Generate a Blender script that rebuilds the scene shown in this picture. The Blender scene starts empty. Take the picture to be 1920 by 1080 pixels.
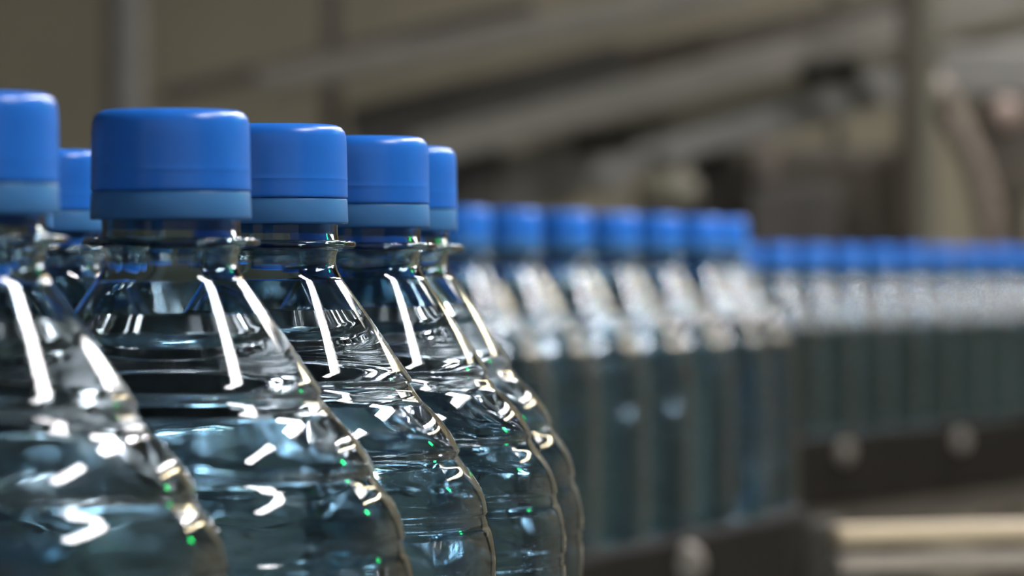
import bpy, bmesh, math, random
from mathutils import Vector, Matrix

# ------------------------------------------------------------------ camera
scene = bpy.context.scene
C = scene.collection
random.seed(7)
BELT = 0.95                      # height of the conveyor belts above the floor
CAMZ = BELT + 0.1485
FPX, W, H, HOR = 9000.0, 1920, 1080, 500.0
cd = bpy.data.cameras.new('camera'); cam = bpy.data.objects.new('camera', cd); C.objects.link(cam)
cd.sensor_width = 36.0; cd.lens = FPX / W * 36.0
cam.location = (0, 0, CAMZ)
cam.rotation_euler = (math.radians(90) - math.atan((H / 2 - HOR) / FPX), 0, 0)
cd.clip_start = 0.02; cd.clip_end = 60
cd.dof.use_dof = True; cd.dof.focus_distance = 1.0; cd.dof.aperture_fstop = 22.0
scene.camera = cam
vs = scene.view_settings
vs.view_transform = 'Standard'; vs.look = 'None'; vs.exposure = 1.5; vs.gamma = 1.0; vs.use_curve_mapping = False
cy = scene.cycles
cy.max_bounces = 26; cy.transmission_bounces = 26; cy.glossy_bounces = 8; cy.diffuse_bounces = 3
cy.sample_clamp_indirect = 40.0
cy.use_denoising = True

# ------------------------------------------------------------------ world (dim ambient fill, added through the open end of the hall)
wd = bpy.data.worlds.new('world'); scene.world = wd; wd.use_nodes = True
wd.node_tree.nodes['Background'].inputs[0].default_value = (0.80, 0.86, 0.90, 1)
wd.node_tree.nodes['Background'].inputs[1].default_value = 0.17

# lamp rows: x, z, list of y centres, length, width, colour, strength
LAMP_Z = 3.15
LAMPS = [
    ('white', 1.42, LAMP_Z, [0.66, 2.45, 4.25, 6.05], 1.0, 0.21, (1.0, 0.97, 1.0), 28.0),
    ('white', 2.45, LAMP_Z, [5.4, 7.75], 2.33, 0.16, (1.0, 0.96, 0.95), 9.0),
    ('warm', 2.86, LAMP_Z, [5.4, 7.75], 2.33, 0.11, (1.0, 0.84, 0.54), 10.0),
]

# ------------------------------------------------------------------ helpers
def P(u, v, y):
    """point at depth y seen at pixel u, v"""
    return Vector(((u - W / 2) * y / FPX, y, CAMZ + (HOR - v) * y / FPX))

def mat(name, col, rough=0.5, metal=0.0, noise=0.0, nscale=20.0, bump=0.0, **kw):
    m = bpy.data.materials.new(name); m.use_nodes = True
    nt = m.node_tree; b = nt.nodes['Principled BSDF']
    b.inputs['Base Color'].default_value = (*col, 1); b.inputs['Roughness'].default_value = rough
    b.inputs['Metallic'].default_value = metal
    for k, v in kw.items():
        b.inputs[k.replace('_', ' ')].default_value = v
    if noise or bump:
        tc = nt.nodes.new('ShaderNodeTexCoord'); n = nt.nodes.new('ShaderNodeTexNoise')
        n.inputs['Scale'].default_value = nscale; n.inputs['Detail'].default_value = 4
        nt.links.new(tc.outputs['Object'], n.inputs['Vector'])
        if noise:
            r = nt.nodes.new('ShaderNodeValToRGB')
            r.color_ramp.elements[0].position = 0.3; r.color_ramp.elements[1].position = 0.7
            r.color_ramp.elements[0].color = (*[c * (1 - noise) for c in col], 1)
            r.color_ramp.elements[1].color = (*[min(1, c * (1 + noise)) for c in col], 1)
            nt.links.new(n.outputs['Fac'], r.inputs['Fac']); nt.links.new(r.outputs['Color'], b.inputs['Base Color'])
        if bump:
            bp = nt.nodes.new('ShaderNodeBump'); bp.inputs['Strength'].default_value = bump
            bp.inputs['Distance'].default_value = 0.01
            nt.links.new(n.outputs['Fac'], bp.inputs['Height']); nt.links.new(bp.outputs['Normal'], b.inputs['Normal'])
    return m

def emis(name, col, s):
    m = bpy.data.materials.new(name); m.use_nodes = True
    nt = m.node_tree; nt.nodes.clear()
    e = nt.nodes.new('ShaderNodeEmission'); o = nt.nodes.new('ShaderNodeOutputMaterial')
    e.inputs[0].default_value = (*col, 1); e.inputs[1].default_value = s
    nt.links.new(e.outputs[0], o.inputs[0]); return m

M = {}
M['pet'] = mat('clear_plastic', (0.60, 0.725, 0.785), 0.0, IOR=1.40, Transmission_Weight=1.0)
M['cap'] = mat('blue_plastic', (0.03, 0.255, 0.97), 0.28, noise=0.06, nscale=120, IOR=1.48,
               Subsurface_Weight=0.12, Subsurface_Scale=0.004)
M['band'] = mat('translucent_blue', (0.11, 0.37, 0.78), 0.32, IOR=1.35, Transmission_Weight=0.35, Specular_IOR_Level=0.4)
M['wall'] = mat('wall_paint', (0.235, 0.217, 0.158), 0.8, noise=0.10, nscale=3, bump=0.15)
M['joint'] = mat('wall_joint', (0.07, 0.065, 0.05), 0.9, noise=0.1)
M['floor'] = mat('concrete', (0.10, 0.09, 0.075), 0.55, noise=0.25, nscale=6, bump=0.2)
M['ceil'] = mat('ceiling_paint', (0.16, 0.155, 0.14), 0.9, noise=0.08, nscale=4)
M['steel'] = mat('brushed_steel', (0.42, 0.41, 0.38), 0.35, 1.0, noise=0.12, nscale=60)
M['satin'] = mat('satin_grey', (0.18, 0.172, 0.142), 0.45, 0.0, noise=0.12, nscale=14)
M['pale'] = mat('pale_grey_paint', (0.20, 0.195, 0.175), 0.4, 0.0, noise=0.12, nscale=18)
M['olive'] = mat('olive_paint', (0.12, 0.115, 0.08), 0.5, noise=0.12, nscale=12)
M['grey'] = mat('dark_grey_paint', (0.065, 0.06, 0.05), 0.55, noise=0.2, nscale=9)
M['black'] = mat('black_plate', (0.009, 0.008, 0.006), 0.8, noise=0.2, nscale=20, Specular_IOR_Level=0.1)
M['brown'] = mat('brown_machine', (0.050, 0.042, 0.028), 0.6, noise=0.3, nscale=7)
M['tan'] = mat('tan_hose', (0.15, 0.125, 0.10), 0.5, noise=0.12, nscale=10)
M['cream'] = mat('cream_rail', (0.80, 0.66, 0.46), 0.35, noise=0.06, nscale=30)
M['palerail'] = mat('pale_rail', (0.45, 0.40, 0.34), 0.35, noise=0.06, nscale=30)
M['belt'] = mat('belt_plastic', (0.03, 0.032, 0.03), 0.8, noise=0.15, nscale=40, Specular_IOR_Level=0.15)
M['boltsteel'] = mat('bolt_steel', (.30, .275, .24), .4, .2, noise=.05)
M['housing'] = mat('lamp_housing', (0.5, 0.5, 0.48), 0.5, noise=0.05)

def link(name, me, m, parent=None):
    if m and not me.materials: me.materials.append(m)
    o = bpy.data.objects.new(name, me); C.objects.link(o)
    if parent: o.parent = parent
    return o
def tag(o, label, cat, group=None, kind=None):
    o['label'] = label; o['category'] = cat
    if group: o['group'] = group
    if kind: o['kind'] = kind
    return o
def thing(name, label, cat, loc=(0, 0, 0), group=None):
    o = bpy.data.objects.new(name, None); o.location = loc; o.empty_display_size = 0.05; C.objects.link(o)
    return tag(o, label, cat, group)
def bm_mesh(name, bm, smooth=False):
    bmesh.ops.recalc_face_normals(bm, faces=bm.faces[:])
    me = bpy.data.meshes.new(name); bm.to_mesh(me); bm.free()
    if smooth:
        for p in me.polygons: p.use_smooth = True
    return me
def add_box(bm, size, mtx=Matrix(), bevel=0.0):
    r = bmesh.ops.create_cube(bm, size=1.0, matrix=mtx @ Matrix.Diagonal((*size, 1)))
    if bevel:
        es = list({e for v in r['verts'] for e in v.link_edges})
        bmesh.ops.bevel(bm, geom=es, offset=bevel, segments=2, affect='EDGES', profile=0.6)
def frame_along(a, b):
    """matrix at the middle of a-b whose x axis runs along it, z axis up"""
    d = (b - a).normalized(); up = Vector((0, 0, 1))
    if abs(d.z) > 0.99: up = Vector((0, 1, 0))
    yv = up.cross(d).normalized(); zv = d.cross(yv)
    m = Matrix((d, yv, zv)).transposed().to_4x4(); m.translation = (a + b) / 2
    return m
def beam(name, a, b, wid, hgt, m, parent=None, bevel=0.004, org=None):
    bm = bmesh.new(); add_box(bm, ((b - a).length, wid, hgt), frame_along(a, b), bevel)
    me = bm_mesh(name, bm)
    if org is not None: me.transform(Matrix.Translation(-org))
    return link(name, me, m, parent)
def tube_bm(bm, pts, r, n=14):
    rings = []
    for i, p in enumerate(pts):
        d = (pts[min(i + 1, len(pts) - 1)] - pts[max(i - 1, 0)]).normalized()
        ref = Vector((0, 1, 0)) if abs(d.y) < 0.9 else Vector((0, 0, 1))
        u = d.cross(ref).normalized(); w = d.cross(u)
        rr = r[i] if isinstance(r, (list, tuple)) else r
        rings.append([bm.verts.new(p + rr * (math.cos(2 * math.pi * k / n) * u + math.sin(2 * math.pi * k / n) * w)) for k in range(n)])
    for a, b in zip(rings, rings[1:]):
        for k in range(n): bm.faces.new((a[k], a[(k + 1) % n], b[(k + 1) % n], b[k]))
    bm.faces.new(rings[0]); bm.faces.new(rings[-1][::-1])
def tube(name, pts, r, m, parent=None, org=None, n=14):
    bm = bmesh.new(); tube_bm(bm, [Vector(p) for p in pts], r, n); me = bm_mesh(name, bm, True)
    if org is not None: me.transform(Matrix.Translation(-org))
    return link(name, me, m, parent)
def lathe(name, prof, n, ripple=None):
    """prof: (r, z) pairs in metres; r == 0 makes a pole. Face winding follows the profile order."""
    verts, faces, rows = [], [], []
    for r, z in prof:
        if r < 1e-9:
            verts.append((0, 0, z)); rows.append([len(verts) - 1])
        else:
            row = []
            for k in range(n):
                a = 2 * math.pi * k / n
                rr = r + (ripple(r, z, a) if ripple else 0)
                verts.append((rr * math.cos(a), rr * math.sin(a), z)); row.append(len(verts) - 1)
            rows.append(row)
    for a, b in zip(rows, rows[1:]):
        for k in range(n):
            k2 = (k + 1) % n
            if len(a) == 1 and len(b) == 1: continue
            if len(a) == 1: faces.append((a[0], b[k], b[k2]))
            elif len(b) == 1: faces.append((a[k], b[0], a[k2]))
            else: faces.append((a[k], b[k], b[k2], a[k2]))
    me = bpy.data.meshes.new(name); me.from_pydata(verts, [], faces); me.update()
    for p in me.polygons: p.use_smooth = True
    return me

# ------------------------------------------------------------------ the hall
ROOM_L, ROOM_R, ROOM_B, ROOM_F, CEIL = -3.2, 4.2, 9.0, -3.0, 3.6
def slab(name, lo, hi, m):
    bm = bmesh.new(); c = (Vector(lo) + Vector(hi)) / 2
    add_box(bm, Vector(hi) - Vector(lo), Matrix.Translation(c))
    o = link(name, bm_mesh(name, bm), m); o['kind'] = 'structure'; return o
slab('floor', (ROOM_L - .1, ROOM_F, -0.1), (ROOM_R + .1, ROOM_B + .1, 0), M['floor'])
slab('ceiling', (ROOM_L - .1, ROOM_F, CEIL), (ROOM_R + .1, ROOM_B + .1, CEIL + .1), M['ceil'])
slab('wall_left', (ROOM_L - .1, ROOM_F, 0), (ROOM_L, ROOM_B, CEIL), M['wall'])
slab('wall_right', (ROOM_R, ROOM_F, 0), (ROOM_R + .1, ROOM_B, CEIL), M['wall'])
wb = slab('wall_back', (ROOM_L, ROOM_B, 0), (ROOM_R, ROOM_B + .1, CEIL), M['joint'])
bm = bmesh.new(); add_box(bm, (0.93, 0.02, CEIL - 0.02), Matrix(), 0.004); panel_me = bm_mesh('panel', bm)
for i in range(8):
    x = -0.345 + 0.475 + 0.95 * (i - 3.6)
    x = -0.345 + 0.475 + 0.95 * (i - 4)
    if x - .47 < ROOM_L or x + .47 > ROOM_R: continue
    o = link('panel', panel_me, M['wall'], wb); o.location = (x, ROOM_B - 0.008, CEIL / 2)

# ------------------------------------------------------------------ lamps
for kind, lx, lz, ys, ln, wid, col, st in LAMPS:
    em = emis('lamp_' + kind, col, st)
    for yy in ys:
        who = 'white ceiling luminaire' if kind == 'white' else 'warm yellowish ceiling luminaire'
        t = thing('ceiling_light', f'{who} in the row {lx:.1f} m to the side of the bottle line'.replace(f'{lx:.1f} m to the side of the bottle line',
                  {1.42: 'nearest to the bottle lines', 2.45: 'second from the bottle lines', 2.86: 'third from the bottle lines'}[lx]), 'lamp', (lx, yy, lz), f'{kind} luminaires row at {lx}')
        bm = bmesh.new(); add_box(bm, (wid + .06, ln + .06, .05), Matrix.Translation((0, 0, .045)), .006)
        for s in (-1, 1): add_box(bm, (.012, ln + .06, .06), Matrix.Translation((s * (wid / 2 + .024), 0, 0)))
        link('housing', bm_mesh('housing', bm), M['housing'], t)
        bm = bmesh.new(); add_box(bm, (wid, ln, .02), Matrix.Translation((0, 0, .008)), .004)
        link('diffuser', bm_mesh('diffuser', bm), em, t)
        for s in (-1, 1):
            tube('hanger', [(0, s * ln * .35, .06), (0, s * ln * .35, CEIL - lz)], .006, M['housing'], t, n=8)

# ------------------------------------------------------------------ bottle (millimetres below the cap top)
BH = 178.0
OUT = [(13.0, 1.6), (13.0, 8), (13.0, 16), (13.0, 22.5), (13.2, 24.0), (13.2, 26.0), (12.7, 27.2), (12.6, 28.6), (13.0, 30.2), (13.9, 31.8)]
def seg(r0, d0, r1, d1, n, bulge=0.0):
    L = []
    for i in range(n + 1):
        t = i / n; L.append((r0 + (r1 - r0) * t + bulge * 4 * t * (1 - t), d0 + (d1 - d0) * t))
    return L
def notch(r, d, rn, dn, depth=1.0):
    """a pressed ring between two bulges: in, along, out"""
    return [(r + .15, d + .5), (r - depth * .2, d + 1.1), (r - depth * .5 + (rn - r) * .3, d + (dn - d) * .45),
            (r - depth * .3 + (rn - r) * .55, d + (dn - d) * .65), (rn - .45, dn - .55), (rn - .1, dn - .1)]
OUT += seg(14.3, 32.4, 28.2, 52.6, 12, 0.1)
OUT += notch(28.2, 52.6, 30.0, 56.6, 0.9)
OUT += seg(30.2, 57.0, 38.2, 67.2, 9, 0.95)
OUT += notch(38.2, 67.2, 39.6, 70.8, 0.9)
OUT += seg(39.9, 71.2, 43.9, 79.6, 8, 0.75)
OUT += notch(43.9, 79.6, 44.5, 83.4, 0.9)
OUT += seg(44.7, 83.8, 45.8, 93.0, 8, 0.5)
d = 93.0
for k in range(5):
    OUT += notch(45.8, d, 45.8, d + 3.6, 0.7)
    OUT += seg(45.8, d + 4.0, 45.8, d + 12.6, 6, 0.22)
    d += 13.0
OUT += [(46.0, 161), (45.9, 166), (45.2, 171), (43.2, 175), (40, 177.3), (36, 178.0), (33, 177.8), (26, 174), (14, 169), (0, 167.5)]
LEVEL = 38.5
def out_r(dep):
    for (r0, d0), (r1, d1) in zip(OUT, OUT[1:]):
        if d0 <= dep <= d1: return r0 + (r1 - r0) * (dep - d0) / max(1e-6, d1 - d0)
def ripple(r, z, a):
    dep = BH - z * 1000
    if dep < 50: return 0.0
    w = min(1.0, (dep - 50) / 18)
    return w * 1e-3 * (0.06 * math.sin(5 * a + dep * .21) + 0.04 * math.sin(11 * a - dep * .33 + 1.1) + .02 * math.sin(23 * a + dep * .6))
def Z(dep): return (BH - dep) / 1000
def make_meshes(n, step):
    wall = 0.55
    inner = [(11.6, 1.6)] + [(r - wall - (0.9 if dd < 24 else 0.4 if dd < 31 else 0), dd) for r, dd in OUT[1:] if dd < LEVEL - .6]
    rw = out_r(LEVEL) - wall
    inner.append((rw, LEVEL))
    out = OUT if step == 1 else OUT
    prof = [(r / 1000, Z(dd)) for r, dd in reversed(inner)] + [(r / 1000, Z(dd)) for r, dd in out]
    body = lathe('body', prof, n, ripple)
    water = lathe('water_surface', [(0, Z(LEVEL + .35)), (rw * .6 / 1000, Z(LEVEL + .35)), (rw * .85 / 1000, Z(LEVEL + .33)), (rw * .95 / 1000, Z(LEVEL + .2)), (rw / 1000, Z(LEVEL))], n)
    cap = lathe('cap', [(0, Z(0.25)), (11.2 / 1000, Z(0.1)), (12.6 / 1000, Z(0.25)), (13.7 / 1000, Z(.75)), (14.4 / 1000, Z(1.6)), (14.72 / 1000, Z(2.7)),
                        (14.85 / 1000, Z(5)), (14.95 / 1000, Z(10.2)), (14.97 / 1000, Z(11.2)), (15.01 / 1000, Z(11.35)), (15.01 / 1000, Z(11.5)), (14.98 / 1000, Z(11.65)), (14.99 / 1000, Z(12.4)), (15.03 / 1000, Z(14.4)), (15.04 / 1000, Z(15.0)), (14.97 / 1000, Z(15.25)), (14.8 / 1000, Z(15.35)),
                        (13.9 / 1000, Z(15.35)), (13.4 / 1000, Z(14)), (13.3 / 1000, Z(1.5)), (0, Z(1.5))], n)
    band = lathe('tamper_band', [(13.5 / 1000, Z(15.5)), (14.75 / 1000, Z(15.5)), (14.95 / 1000, Z(15.75)), (15.15 / 1000, Z(20.2)), (15.0 / 1000, Z(20.7)), (13.9 / 1000, Z(20.7)), (13.5 / 1000, Z(15.5))], n)
    ring = lathe('neck_ring', [(13.0 / 1000, Z(24.0)), (16.3 / 1000, Z(24.15)), (16.75 / 1000, Z(24.6)), (16.75 / 1000, Z(25.2)), (16.3 / 1000, Z(25.7)), (13.0 / 1000, Z(26.2)), (13.0 / 1000, Z(24.0))], n)
    for me in (body, water, cap, band, ring):
        b = bmesh.new(); b.from_mesh(me); b.faces.ensure_lookup_table(); b.normal_update()
        # profiles run so that faces point out of the material; checked by volume sign
        vol = b.calc_volume(signed=True) if me is not water else 0
        if me is water:
            if b.faces[0].normal.z < 0: bmesh.ops.reverse_faces(b, faces=b.faces[:])
        elif vol < 0: bmesh.ops.reverse_faces(b, faces=b.faces[:])
        b.to_mesh(me); b.free()
        for p in me.polygons: p.use_smooth = True
    body.materials.append(M['pet']); water.materials.append(M['pet']); ring.materials.append(M['pet'])
    cap.materials.append(M['cap']); band.materials.append(M['band'])
    return body, water, cap, band, ring
HI = make_meshes(144, 1); LO = make_meshes(64, 2)
def bottle(x, y, label, group, ms, rot=None, lean=(0, 0), drop=0.0):
    t = thing('water_bottle', label, 'bottle', (x, y, BELT - drop), group)
    t.rotation_euler = (lean[0], lean[1], random.uniform(0, 6.28) if rot is None else rot)
    link('body', ms[0], None, t); link('water_surface', ms[1], None, t); link('neck_ring', ms[4], None, t)
    c = link('cap', ms[2], None, t); link('tamper_band', ms[3], None, c)
    return t

# front line, leading away from the camera, and the line nested behind it
FRONT = [(-0.127, 0.7235), (-0.0915, 0.8105), (-0.0640, 0.900), (-0.0490, 0.9925), (-0.0337, 1.0850), (-0.0285, 1.1785), (-0.0335, 1.2720), (-0.0485, 1.3643), (-0.074, 1.4545)]
for x, y in FRONT:
    bottle(x, y, 'clear ribbed water bottle with blue cap, in the outer line of the front conveyor', 'bottles in the outer line of the front conveyor', HI)
def nested(path, gap=.0938):
    """a second line lying in the hollows on the left of a path, pushed apart until nothing overlaps"""
    pts = []
    for a, b in zip(path, path[1:]):
        a, b = Vector(a), Vector(b); dv = b - a
        pts.append((a + b) / 2 + Vector((-dv.y, dv.x)).normalized() * math.sqrt(max(0, gap ** 2 - dv.length_squared / 4)))
    for _ in range(600):
        for i, p in enumerate(pts):
            for q in path:
                dq = p - Vector(q)
                if dq.length < gap: p += dq.normalized() * (gap - dq.length)
            for k, q in enumerate(pts):
                dq = p - q
                if k != i and dq.length < gap: p += dq.normalized() * (gap - dq.length) * .5
    return [(p.x, p.y) for p in pts]
for x, y in nested(FRONT[1:]):
    bottle(x, y, 'clear ribbed water bottle with blue cap, nested in the inner line of the front conveyor', 'bottles in the inner line of the front conveyor', HI)

MID = [(0.129, 2.941)]
for dx in (.0196, .027, .027, .0275, .028, .0255, .027, .031, .037, .045, .053, .061, .068, .074, .079):
    x, y = MID[-1]; MID.append((x - dx, y - math.sqrt(.0934 ** 2 - dx ** 2)))
MIDX = [(0.126, 3.0345), (0.108, 3.126), (0.078, 3.2145)]
for x, y in MIDX[::-1] + MID:
    bottle(x, y, 'blurred clear water bottle with blue cap on the curving middle conveyor', 'bottles on the curving middle conveyor', LO)
for x, y in nested((MID[::-1] + MIDX)[6:]):
    bottle(x, y, 'blurred clear water bottle nested behind the front line of the curving middle conveyor', 'bottles in the hidden line of the middle conveyor', LO)
FAR = []; FAR_DROP = 0.010        # the far conveyor runs a little lower
for k in range(-7, 12):
    FAR.append((0.287 + .0389 * k, 4.615 + .0850 * k))
for x, y in FAR:
    bottle(x, y, 'very blurred clear water bottle with blue cap on the far straight conveyor', 'bottles on the far straight conveyor', LO, drop=FAR_DROP)

for x, y in nested(FAR[3:]):
    bottle(x, y, 'very blurred clear water bottle nested behind the line on the far straight conveyor', 'bottles in the hidden line of the far conveyor', LO, drop=FAR_DROP)

# ------------------------------------------------------------------ conveyors
def ribbon(name, pts, off0, off1, z0, z1, m, parent):
    """strip along a plan path between two side offsets and two heights"""
    bm = bmesh.new(); rows = []
    for i, p in enumerate(pts):
        t = (Vector(pts[min(i + 1, len(pts) - 1)]) - Vector(pts[max(0, i - 1)])).normalized(); nn = Vector((t.y, -t.x))
        a, b = Vector(p) + nn * off0, Vector(p) + nn * off1
        rows.append([bm.verts.new((a.x, a.y, z0)), bm.verts.new((b.x, b.y, z0)), bm.verts.new((b.x, b.y, z1)), bm.verts.new((a.x, a.y, z1))])
    for a, b in zip(rows, rows[1:]):
        for k in range(4): bm.faces.new((a[k], a[(k + 1) % 4], b[(k + 1) % 4], b[k]))
    bm.faces.new(rows[0]); bm.faces.new(rows[-1][::-1])
    return link(name, bm_mesh(name, bm), m, parent)
def conveyor(label, pts, left, right, bolts, legs, fh=.062, drop=0.0):
    """pts run away from the camera; +offset is to the right"""
    t = thing('bottle_conveyor', label, 'conveyor', (0, 0, 0))
    BT = BELT - drop
    ribbon('belt', pts, -left, right, BT - .012, BT, M['belt'], t)
    ribbon('side_frame', pts, right, right + .006, BT - fh, BT - .001, M['black'], t)
    ribbon('side_frame', pts, -left - .006, -left, BT - fh, BT - .001, M['black'], t)
    ribbon('lower_rail', pts, right - .02, right + .004, BT - fh - .026, BT - fh - .002, M['grey'], t)
    for (x, y) in legs:
        bm = bmesh.new(); add_box(bm, (.045, .045, BT - fh), Matrix.Translation((x, y, (BT - fh) / 2)), .004)
        add_box(bm, (.11, .11, .012), Matrix.Translation((x, y, .006)), .003)
        link('leg', bm_mesh('leg', bm), M['satin'], t)
    for (x, y, dep, r) in bolts:
        bm = bmesh.new()
        mt = Matrix.Translation((x, y, BT - dep)) @ Matrix.Rotation(math.radians(90), 4, 'X')
        bmesh.ops.create_cone(bm, cap_ends=True, segments=16, radius1=r, radius2=r * .85, depth=.012, matrix=mt)
        bmesh.ops.create_cone(bm, cap_ends=True, segments=6, radius1=r * .6, radius2=r * .55, depth=.022, matrix=mt)
        link('bolt', bm_mesh('bolt', bm), M['boltsteel'], t)
    return t
conveyor('front bottle conveyor under the sharp bottle lines', [(-.190, .55)] + FRONT + [(-.11, 1.54), (-.155, 1.62)], .165, .052, [], [(-.10, .9), (-.08, 1.4)])
mp = MID[::-1] + MIDX + [(.035, 3.295), (-.02, 3.36)]
def on_path(pts, y, off):
    for a, b in zip(pts, pts[1:]):
        if a[1] <= y <= b[1]:
            t = (y - a[1]) / (b[1] - a[1]); d = (Vector(b) - Vector(a)).normalized()
            return a[0] + (b[0] - a[0]) * t + d.y * off, y - d.x * off
mb = []
for y in (2.62, 2.16):
    x, yy = on_path(mp, y, .056); mb.append((x, yy, .013, .012))
conveyor('curving bottle conveyor with dark side plate behind the sharp bottles', mp, .14, .050, mb, [(0.10, 2.86), (-.1, 2.2)])
fp = [(FAR[0][0] - .039 * 3, FAR[0][1] - .085 * 3)] + FAR + [(FAR[-1][0] + .039 * 6, FAR[-1][1] + .085 * 6)]
fb = []
for u in (1580, 1800, 2020):
    # bolt on the far conveyor's side plate
    best = min(((abs(960 + FPX * on_path(fp, y / 100, .056)[0] / on_path(fp, y / 100, .056)[1] - u), y / 100) for y in range(420, 540)))
    x, yy = on_path(fp, best[1], .056); fb.append((x, yy, .017, .011))
conveyor('straight bottle conveyor with bolted black side plate furthest from the sharp bottles', fp, .14, .050, fb, [(.33, 4.75), (.62, 5.4)], fh=.068, drop=FAR_DROP)

leg_t = bpy.data.objects['bottle_conveyor.001']
bm = bmesh.new(); add_box(bm, (.028, .045, BELT - .006), Matrix.Translation((.186, 2.93, (BELT - .006) / 2)), .003)
add_box(bm, (.09, .11, .012), Matrix.Translation((.186, 2.93, .006)), .003)
link('leg', bm_mesh('leg', bm), M['grey'], leg_t)

# guide rail with two bars in front of the far conveyor
yr = 2.25
t = thing('guide_rail', 'cream and grey double bar guide rail beside the middle conveyor', 'guide rail', (P(2050, 500, yr).x, yr, 0))
org = t.location.copy()
for v0, v1, m, nm in ((1004, 994, 'cream', 'upper_bar'), (1060, 1050, 'palerail', 'lower_bar')):
    a, b = P(1562, v0, yr), P(2140, v1 - 5, yr + .12)
    beam(nm, a, b, .012, .0095, M[m], t, .003, org)
pz = P(2050, 985, yr + .1).z
bm = bmesh.new(); add_box(bm, (.03, .02, pz + .02), Matrix.Translation((.0, .125, (pz + .02) / 2)), .003); add_box(bm, (.12, .12, .012), Matrix.Translation((0, .125, .006)), .003)
link('post', bm_mesh('post', bm), M['satin'], t)

# ------------------------------------------------------------------ machinery behind the lines
def bg_post(u0, u1, y, m, label, dep=None, top=CEIL):
    x0, x1 = P(u0, 0, y).x, P(u1, 0, y).x; w = x1 - x0
    t = thing('support_post', label, 'post', ((x0 + x1) / 2, y, 0))
    bm = bmesh.new(); add_box(bm, (w, dep or w, top), Matrix.Translation((0, 0, top / 2)), w * .12); link('shaft', bm_mesh('shaft', bm), M[m], t)
    bm = bmesh.new(); add_box(bm, (w * 3, w * 3, .015), Matrix.Translation((0, 0, .0075)), .003); link('base_plate', bm_mesh('base_plate', bm), M['grey'], t)
    return t
bg_post(222, 268, 6.0, 'pale', 'pale grey steel post standing alone behind the nearest capped bottles')
bg_post(196, 222, 6.35, 'grey', 'dark thin post close to the pale grey steel post')
bg_post(1718, 1754, 6.0, 'olive', 'olive painted post in front of the sloping conveyor')
bg_post(1684, 1716, 6.25, 'brown', 'dark brown post close to the olive painted post')
bg_post(608, 640, 6.75, 'grey', 'dark grey post behind the sloping conveyor beams')

YB = 6.5
t = thing('sloping_conveyor', 'large sloping steel conveyor with pale beams along the back', 'conveyor', (P(1300, 0, YB).x, YB, 0)); org = t.location.copy()
def bb(name, u0, v0, u1, v1, px, m, dy=0.0, dep=.06):
    y = YB + dy
    return beam(name, P(u0, v0, y), P(u1, v1, y), dep, px * y / FPX, M[m], t, .004, org)
bb('upper_beam', 300, 182, 1000, 12, 26, 'grey', .10)
bb('upper_beam', 480, 158, 1400, -20, 46, 'satin', .02)
bb('side_panel', 660, 255, 1180, 130, 105, 'grey', .14, .03)
bb('side_panel', 1100, 150, 1760, 10, 90, 'brown', .16, .03)
bb('middle_beam', 780, 288, 2000, -30, 64, 'satin', -.02)
bb('side_panel', 1000, 300, 1960, 55, 62, 'olive', .10, .03)
bb('lower_beam', 1060, 340, 2000, 70, 52, 'pale', -.03)
bb('apron_panel', 560, 380, 1080, 330, 110, 'satin', .08, .03)
for u, v in ((1130, 262), (1555, 137)):
    bb('bracket', u - 58, v + 4, u + 58, v - 8, 38, 'black', -.09, .05)  # brackets in shadow; that shade is put into their black colour
for u, v, s in ((1142, 328, 74), (1262, 290, 62), (1560, 196, 66), (1642, 160, 70)):
    bm = bmesh.new(); r = s * .5 * YB / FPX
    mt = Matrix.Translation(P(u, v, YB - .08) - org) @ Matrix.Rotation(math.radians(90), 4, 'X')
    bmesh.ops.create_cone(bm, cap_ends=True, segments=20, radius1=r, radius2=r, depth=.05, matrix=mt)
    bmesh.ops.create_cone(bm, cap_ends=True, segments=20, radius1=r * .5, radius2=r * .4, depth=.08, matrix=mt)
    link('bearing', bm_mesh('bearing', bm), M['pale'], t)
for u in (900, 1335):
    a = P(u, 420, YB + .05); a.z = 0; b = P(u, 250, YB + .05)
    beam('leg', a, b, .06, .06, M['grey'], t, .005, org)

# dark machine under the sloping conveyor
t = thing('machine_housing', 'dark brown machine housing under the sloping conveyor', 'machine', (P(1540, 0, 6.3).x, 6.3, 0)); org = t.location.copy()
top = P(1540, 275, 6.3).z
x0, x1 = P(1362, 0, 6.3).x - org.x, P(1712, 0, 6.3).x - org.x
bm = bmesh.new(); add_box(bm, (x1 - x0, .1, top), Matrix.Translation(((x0 + x1) / 2, .05, top / 2)), .02); link('cabinet', bm_mesh('cabinet', bm), M['brown'], t)
bm = bmesh.new(); add_box(bm, ((x1 - x0) * .5, .03, .14), Matrix.Translation((x0 * .3, -.015, top - .12)), .008); link('access_panel', bm_mesh('access_panel', bm), M['grey'], t)
bm = bmesh.new(); add_box(bm, (.03, .03, .05), Matrix.Translation((x0 * .6, -.02, top - .02)), .006); link('latch', bm_mesh('latch', bm), M['tan'], t)

t = thing('drive_motor', 'olive drive motor below the lower beam of the sloping conveyor', 'motor', (P(1250, 0, 6.3).x, 6.3, 0)); org = t.location.copy()
a, b = P(1190, 372, 6.3) - org, P(1312, 362, 6.3) - org
tube('motor_body', [a, a.lerp(b, .08), a.lerp(b, .9), b], [.018, .026, .026, .02], M['olive'], t)
beam('pedestal', Vector((0, 0, 0)), (a + b) / 2 - Vector((0, 0, .02)), .07, .05, M['brown'], t)

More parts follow.
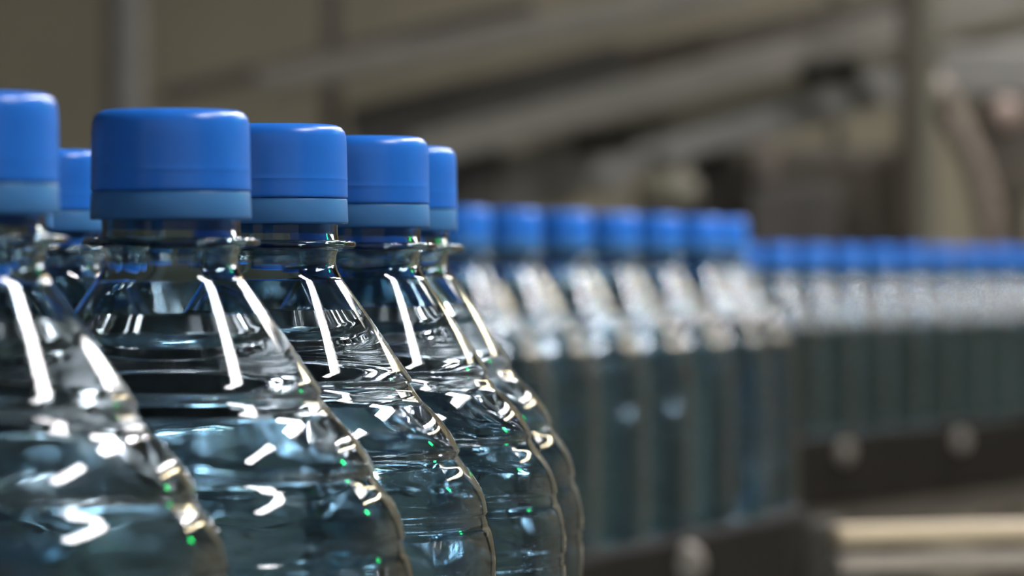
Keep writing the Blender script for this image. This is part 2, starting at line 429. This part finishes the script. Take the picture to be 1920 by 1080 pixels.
t = thing('air_hose', 'tan curved hose hanging to the floor beside the olive post', 'hose', (P(1870, 0, 6.1).x, 6.1, 0)); org = t.location.copy()
pts = [P(u, v, 6.1) - org for u, v in ((1752, 170), (1775, 205), (1802, 250), (1826, 300), (1842, 350), (1852, 400), (1858, 450), (1862, 560))] + [Vector((0, 0, .3)), Vector((0, 0, 0))]
tube('hose', pts, .016, M['tan'], t)
tube('coupling', [pts[0] + Vector((-.01, 0, .015)), pts[1]], .021, M['tan'], t)

t = thing('control_box', 'grey control box with pink button beside the tan hose', 'control box', (P(1860, 0, 6.35).x, 6.35, 0)); org = t.location.copy()
c = P(1850, 135, 6.35) - org
bm = bmesh.new(); add_box(bm, (.13, .06, .066), Matrix.Translation(c), .006); link('enclosure', bm_mesh('enclosure', bm), M['pale'], t)
bm = bmesh.new(); add_box(bm, (.14, .05, .14), Matrix.Translation(P(1895, 270, 6.35) - org + Vector((.02, 0, 0))), .006); link('junction_box', bm_mesh('junction_box', bm), M['brown'], t)
bm = bmesh.new(); bmesh.ops.create_uvsphere(bm, u_segments=20, v_segments=12, radius=.022, matrix=Matrix.Translation(P(1880, 214, 6.35) - org + Vector((0, -.03, 0))) @ Matrix.Diagonal((1, .5, 1, 1)))
M['pink'] = mat('pink_button', (.30, .23, .19), .35, noise=.05)
link('button', bm_mesh('button', bm, True), M['pink'], t)
beam('stand', Vector((.03, 0, 0)), Vector((.03, .0, c.z)), .03, .04, M['brown'], t)

# green status lamp on a pole beside the lines
t = thing('status_light', 'green status light on a thin pole beside the front conveyor', 'signal lamp', (.85, 1.7, 0))
tube('pole', [(0, 0, 0), (0, 0, 1.52)], .012, M['satin'], t)
bm = bmesh.new(); add_box(bm, (.14, .14, .012), Matrix.Translation((0, 0, .006)), .003); link('base_plate', bm_mesh('base_plate', bm), M['grey'], t)
tube('lens', [(0, 0, 1.52), (0, 0, 1.525), (0, 0, 1.57), (0, 0, 1.58)], [.022, .026, .026, .015], emis('green_lamp', (.02, 1.0, .2), 12.0), t)
tube('lamp_cap', [(0, 0, 1.58), (0, 0, 1.59), (0, 0, 1.60)], [.027, .027, .015], M['grey'], t)
